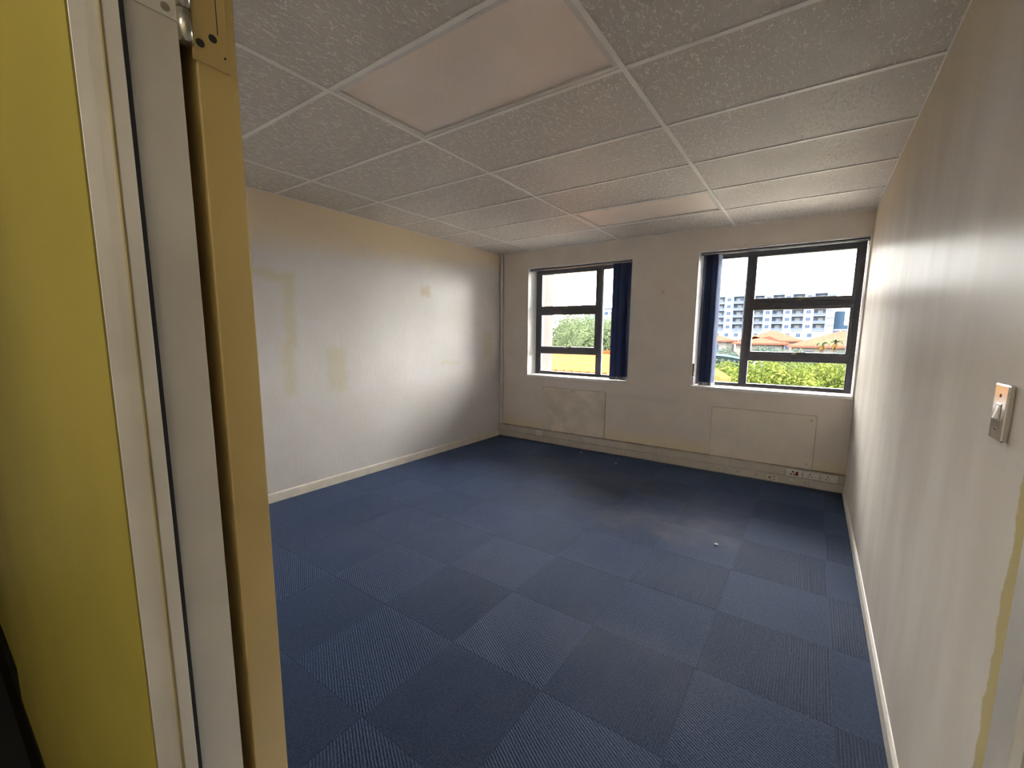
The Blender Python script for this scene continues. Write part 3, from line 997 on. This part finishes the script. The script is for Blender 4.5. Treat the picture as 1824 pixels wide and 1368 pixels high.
# apartment block, 205 m off
ab = thing('apartment_building', 'long pale apartment block with grey balcony bays beyond the red roofs', 'building')
Y0 = 210.0
def fx(x85):      # facade coordinate measured at a nominal 85 m, scaled to the true distance
    return 3.7135 + (x85 - 3.7135) * 2.4706
ZT, ZB, PF = 20.8, 5.1, 2.94
starts = [-14.9, -11.9, -8.85, -5.75, -2.8, 0.05, 3.05]
wbay = 1.62
AX0, AX1 = fx(-17.5), fx(5.85)
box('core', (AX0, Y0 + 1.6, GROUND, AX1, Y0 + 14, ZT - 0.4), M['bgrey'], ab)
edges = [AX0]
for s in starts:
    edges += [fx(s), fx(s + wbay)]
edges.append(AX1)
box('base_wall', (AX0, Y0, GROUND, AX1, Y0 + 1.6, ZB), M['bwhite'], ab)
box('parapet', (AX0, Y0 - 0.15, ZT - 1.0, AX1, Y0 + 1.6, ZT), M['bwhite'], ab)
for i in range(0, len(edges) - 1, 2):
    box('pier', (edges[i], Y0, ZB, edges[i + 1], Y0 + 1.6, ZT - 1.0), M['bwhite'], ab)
for si, s in enumerate(starts):
    x0, x1 = fx(s), fx(s + wbay)
    for k in range(6):
        z = ZB + PF * k
        if z < ZT - 1.2:
            box('balcony_slab', (x0 + 0.02, Y0 - 0.35, z - 0.12, x1 - 0.02, Y0 + 1.6, z + 0.12), M['bslab'], ab)
    for k in range(5):
        z = ZB + PF * k
        box('balustrade', (x0 + 0.05, Y0 - 0.30, z + 0.12, x1 - 0.05, Y0 - 0.22, z + 1.05), M['bgrey'], ab)
        cx = (x0 + x1) / 2 + random.uniform(-0.5, 0.5)
        box('balcony_door', (cx - 0.85, Y0 + 1.45, z + 0.13, cx + 0.85, Y0 + 1.59, z + 2.25), M['bcurtain'], ab)
        box('balcony_door', (cx - 1.7, Y0 + 1.47, z + 0.13, cx - 0.9, Y0 + 1.59, z + 2.25), M['bglass'], ab)
    # small windows on the pier to the right of the bay
    xm = (fx(s + wbay) + (fx(starts[si + 1]) if si + 1 < len(starts) else fx(5.0))) / 2
    if si + 1 < len(starts):
        for k in range(5):
            z = ZB + PF * k + 1.05
            f = box('window', (xm - 0.75, Y0 - 0.06, z, xm + 0.75, Y0 - 0.001, z + 1.35), M['bglass'], ab)
            box('window_bar', (xm - 0.05, Y0 - 0.10, z, xm + 0.05, Y0 - 0.061, z + 1.35), M['bslab'], f)
for k in range(12):
    x = fx(-14.3 + 1.55 * k)
    f = box('window', (x - 0.75, Y0 - 0.06, 2.55, x + 0.75, Y0 - 0.001, 4.0), M['bglass'], ab)
    box('window_bar', (x - 0.05, Y0 - 0.10, 2.55, x + 0.05, Y0 - 0.061, 4.0), M['bslab'], f)
for k in range(1, 6):
    z = ZB - 0.8 + PF * k
    box('band_ledge', (fx(4.75), Y0 - 0.25, z - 0.12, AX1 + 0.1, Y0 - 0.001, z + 0.12), M['bgrey'], ab)  # grey horizontal bands across the blank end wall

sb = thing('stair_tower', 'dark blue clad block standing against the right end of the apartments', 'building')
box('tower', (fx(5.95), Y0 + 4, GROUND, fx(7.25), Y0 + 12, fx(6.05) * 0 + 12.9), M['bblue'], sb)
box('wing', (fx(7.25), Y0 + 4, GROUND, fx(9.8), Y0 + 12, 7.4), M['bblue'], sb)
box('annex', (fx(5.9), Y0 - 6, GROUND, fx(9.8), Y0 + 3, 5.6), M['bwhite'], sb)
for z in (1.9, 4.0):
    for x in (6.25, 7.2, 8.2, 9.2):
        f = box('window', (fx(x) - 0.9, Y0 - 6.08, z, fx(x) + 0.9, Y0 - 6.001, z + 1.1), M['bglass'], sb)

wb_ = thing('distant_building', 'low white building on the skyline seen past the far window blind', 'building')
box('body', (-110, 232, GROUND, -72, 245, 17.8), M['bwhite'], wb_)
for k in range(10):
    box('window', (-108 + 3.6 * k, 231.9, 14.5, -106 + 3.6 * k, 231.999, 16.2), M['bglass'], wb_)
box('roof_ledge', (-110.6, 231.3, 17.85, -71.4, 245.6, 18.3), M['bgrey'], wb_)

# red-roofed houses
def hip_house(label, x0, x1, y0, y1, ze, zr, mat, inset=None, walls=True):
    t = thing('house', label, 'house', 'red-roofed houses')
    inset = (y1 - y0) / 2 if inset is None else inset
    ov = 0.5
    bm = bmesh.new()
    a = [(x0 - ov, y0 - ov, ze), (x1 + ov, y0 - ov, ze), (x1 + ov, y1 + ov, ze), (x0 - ov, y1 + ov, ze)]
    ym = (y0 + y1) / 2
    r = [(x0 + inset, ym, zr), (x1 - inset, ym, zr)]
    A = [bm.verts.new(v) for v in a]
    B = [bm.verts.new((v[0], v[1], v[2] - 0.25)) for v in a]
    Rr = [bm.verts.new(v) for v in r]
    bm.faces.new((A[0], A[1], Rr[1], Rr[0]))
    bm.faces.new((A[1], A[2], Rr[1]))
    bm.faces.new((A[2], A[3], Rr[0], Rr[1]))
    bm.faces.new((A[3], A[0], Rr[0]))
    for i in range(4):
        j = (i + 1) % 4
        bm.faces.new((B[i], B[j], A[j], A[i]))
    bm.faces.new(list(reversed(B)))
    obj('roof', bm, mat, t)
    box('walls', (x0, y0, GROUND, x1, y1, ze - 0.251), M['hwall'], t)
    k = max(2, int((x1 - x0) / 3))
    for i in range(k):
        x = x0 + (i + 0.5) * (x1 - x0) / k
        box('window', (x - 0.6, y0 - 0.06, ze - 1.9, x + 0.6, y0 - 0.001, ze - 0.7), M['bglass'], t)
    return t
hip_house('red-roofed house in front of the apartments, left one in the right window', -19.5, -8.4, 78, 86, 1.2, 2.6, M['terra'])
hip_house('wide red-roofed house behind the middle pane, in front of the apartments', -6.9, 1.6, 84, 92, 1.3, 3.0, M['terra'])
hip_house('lower red-roofed wing in front of the wide house', -6.2, -0.2, 72, 80, 0.9, 1.9, M['terra'])
hip_house('red-roofed house behind the palms at the right of the window', 1.2, 12.0, 66, 76, 0.7, 2.6, M['terra'])

# near buildings with orange tiled roofs, below the windows
on = thing('tiled_building', 'orange tiled roof directly below the far window', 'building')
bm = bmesh.new()
add_prism(bm, [(10.6, -1.3), (16.0, 0.84), (21.4, -1.3), (21.4, -1.5), (10.6, -1.5)], 'x', -16.0, -0.45)
obj('roof', bm, M['terra2'], on)
box('walls', (-15.6, 11.2, GROUND, -0.85, 20.8, -1.51), M['hwall'], on)
bm = bmesh.new()
for i in range(38):
    x = -15.9 + i * 0.405
    add_cyl(bm, (x, 16.0, 0.80), (x + 0.43, 16.0, 0.82), 0.11, 0.13, 8)
obj('ridge_cap', bm, M['ridge'], on)
of = thing('tiled_porch', 'orange tiled porch roof with a scalloped ridge in the bottom of the far window', 'building')
bm = bmesh.new()
add_prism(bm, [(6.9, -0.45), (9.2, 0.58), (10.2, 0.05), (10.2, -0.12), (6.9, -0.62)], 'x', -5.5, -0.2)
obj('roof', bm, M['terra2'], of)
box('walls', (-5.3, 7.3, GROUND, -0.4, 10.0, -0.63), M['hwall'], of)
bm = bmesh.new()
for i in range(24):
    x = -5.45 + i * 0.218
    add_cyl(bm, (x, 9.2, 0.580), (x + 0.235, 9.2, 0.590), 0.028, 0.048, 8)
obj('ridge_cap', bm, M['ridge'], of)
og = thing('tiled_annex', 'orange gabled roof corner at the lower left of the right window', 'building')
bm = bmesh.new()
add_prism(bm, [(0.15, 0.60), (1.20, 1.17), (2.25, 0.60), (2.25, 0.46), (0.15, 0.46)], 'y', 9.4, 10.3)
obj('roof', bm, tiled_roof('annex_tiles', (0.075, 0.036, 0.014), 'y', 0.3), og)
box('walls', (0.35, 9.55, GROUND, 2.05, 10.15, 0.459), M['hwall'], og)

# shade sail
ss = thing('shade_sail', 'pale blue curved shade sail beyond the lime trees', 'shade sail')
bm = bmesh.new()
g = []
for i in range(9):
    row = []
    for j in range(7):
        u, v = i / 8, j / 6
        row.append(bm.verts.new((-3.6 + 4.6 * u, 27 + 4 * v, 0.15 + 0.55 * math.sin(math.pi * u) * math.sin(math.pi * (0.2 + 0.6 * v)) - 0.35 * v)))
    g.append(row)
top = []
for i in range(8):
    for j in range(6):
        top.append(bm.faces.new((g[i][j], g[i + 1][j], g[i + 1][j + 1], g[i][j + 1])))
ext = bmesh.ops.solidify(bm, geom=top, thickness=0.03)
for f in bm.faces:
    f.smooth = True
obj('canopy', bm, M['sail'], ss)
for (x, y) in ((-3.6, 27), (1.0, 27), (-3.6, 31), (1.0, 31)):
    bm = bmesh.new()
    add_cyl(bm, (x, y, GROUND), (x, y, 0.2), 0.06, seg=8)
    obj('post', bm, M['bslab'], ss)

# trees
def tree(name, label, x, y, top, r, mat, leaves=2600, leaf=0.16, group='trees outside the windows', squash=0.8, clumps=16):
    t = thing(name, label, 'tree', group)
    rnd = random.Random(int(x * 131 + y * 17))
    bm = bmesh.new()
    cz = top - r * squash
    cl_ = []
    for k in range(clumps):
        while True:
            v = Vector((rnd.uniform(-1, 1), rnd.uniform(-1, 1), rnd.uniform(-0.8, 1)))
            if v.length < 1 and v.length > 0.45:
                break
        cl_.append((Vector((x + v.x * r * 0.75, y + v.y * r * 0.75, cz + v.z * r * 0.72 * squash)), r * rnd.uniform(0.30, 0.46)))
    for k in range(leaves):
        c, cr = cl_[k % clumps]
        d = Vector((rnd.gauss(0, 1), rnd.gauss(0, 1), rnd.gauss(0, 1))).normalized()
        p = c + d * cr * rnd.uniform(0.72, 1.05)
        nrm = (d + Vector((rnd.gauss(0, .5), rnd.gauss(0, .5), rnd.gauss(0, .5) + 0.3))).normalized()
        q = nrm.to_track_quat('Z', 'Y')
        s = leaf * rnd.uniform(0.6, 1.3)
        a = rnd.uniform(0, 6.28)
        e1 = q @ Vector((math.cos(a), math.sin(a), 0)) * s
        e2 = q @ Vector((-math.sin(a), math.cos(a), 0)) * s * 0.6
        bm.faces.new([bm.verts.new(p + w) for w in (-e1, -e2 + nrm * s * 0.15, e1, e2 + nrm * s * 0.15)])
    cr_ = obj('crown', bm, mat, t)
    bm = bmesh.new()
    add_cyl(bm, (x, y, GROUND), (x, y, cz - r * 0.3), 0.05 * r + 0.08, 0.035 * r + 0.05, 9)
    for k in range(0, clumps, 2):
        c, cr = cl_[k]
        add_cyl(bm, (x, y, cz - r * 0.45), c, 0.03 * r + 0.02, 0.02, 6)
    obj('trunk', bm, M['bark'], t)
near = [(-0.2, 24.6, 0.25, 1.6, 'lime-green tree crown beside the shade sail'),
        (2.35, 18.6, 0.72, 1.75, 'lime-green tree crown at the left of the bottom right pane'),
        (4.35, 23.2, 0.62, 2.05, 'lime-green tree crown in the middle of the bottom right pane'),
        (6.30, 18.9, 0.66, 1.85, 'lime-green tree crown at the right of the bottom right pane'),
        (8.6, 23.6, 0.40, 1.9, 'lime-green tree crown at the right edge beside the wall'),
        (0.80, 34.0, -0.25, 1.9, 'lime-green tree crown behind the narrow right window pane')]
for (x, y, tz, r, lb) in near:
    tree('leafy_tree', lb, x, y, tz, r, M['leaf_lime'], leaves=15000, leaf=0.065, clumps=60)
mids = [(-7.6, 56, 0.35), (-4.2, 49, 0.55), (-1.2, 56, 0.5), (1.6, 49, 0.5), (6.6, 54.5, 0.45), (8.0, 49, 0.4), (-11.5, 60, 0.5)]
place = ['far left', 'under the first red roof', 'left of centre', 'in the centre', 'below the palms', 'far right', 'behind the blind']
for (x, y, tz), pl in zip(mids, place):
    tree('grey_green_tree', 'grey-green tree in the row before the red roofs, ' + pl, x, y, tz, 2.75, M['leaf_grey'], leaves=5000, leaf=0.17, clumps=26)
hill = [(-11.2, 32, 3.1, 3.2), (-7.5, 26.3, 2.5, 2.6), (-17.4, 39, 3.9, 3.6), (-13.4, 46, 4.3, 3.3), (-22.5, 52.5, 5.0, 3.9), (-8.8, 39, 3.3, 3.0)]
hp = ['lowest and nearest but one', 'in the middle of the far window', 'tall, beside the pink pier', 'behind the middle of the far window', 'tallest and farthest', 'behind the narrow pane of the far window']
for (x, y, tz, r), pl in zip(hill, hp):
    tree('bushy_tree', 'bushy mid-green tree above the orange roof, ' + pl, x, y, tz, r, M['leaf_mid'], leaves=15000, leaf=0.10, clumps=60)

def palm(label, x, y, top, s=1.0):
    t = thing('palm_tree', label, 'palm', 'palms before the red roofs')
    rnd = random.Random(int(x * 97))
    bm = bmesh.new()
    add_cyl(bm, (x, y, GROUND), (x, y, top), 0.22, 0.16, 10)
    obj('trunk', bm, M['bark'], t)
    for ring, (cnt, up, mat, nm) in enumerate(((17, 0.75, 'leaf_palm', 'frond'), (9, -0.9, 'frond_dead', 'dry_frond'))):
        for k in range(cnt):
            a = 2 * math.pi * k / cnt + rnd.uniform(-.2, .2)
            L = (2.0 if ring == 0 else 1.15) * s * rnd.uniform(0.85, 1.1)
            bm = bmesh.new()
            prev = None
            u0 = up + rnd.uniform(-.25, .35)
            p = Vector((x, y, top))
            d = Vector((math.cos(a), math.sin(a), 0))
            side = Vector((-math.sin(a), math.cos(a), 0))
            for j in range(8):
                w = 0.17 * s * math.sin(math.pi * (0.12 + 0.86 * j / 7))
                l = bm.verts.new(p + side * w - Vector((0, 0, w * 0.5)))
                c = bm.verts.new(p)
                r = bm.verts.new(p - side * w - Vector((0, 0, w * 0.5)))
                if prev:
                    bm.faces.new((prev[0], l, c, prev[1]))
                    bm.faces.new((prev[1], c, r, prev[2]))
                prev = (l, c, r)
                ang = u0 - 1.9 * j / 7 * (1 if ring == 0 else 0.3)
                p = p + (d * math.cos(ang) + Vector((0, 0, math.sin(ang)))) * L / 7
            obj(nm, bm, M[mat], t)
palm('palm tree with drooping fronds left of the other palm', 4.33, 58, 0.95, 0.72)
palm('palm tree with drooping fronds near the right window edge', 5.60, 61, 1.10, 0.72)
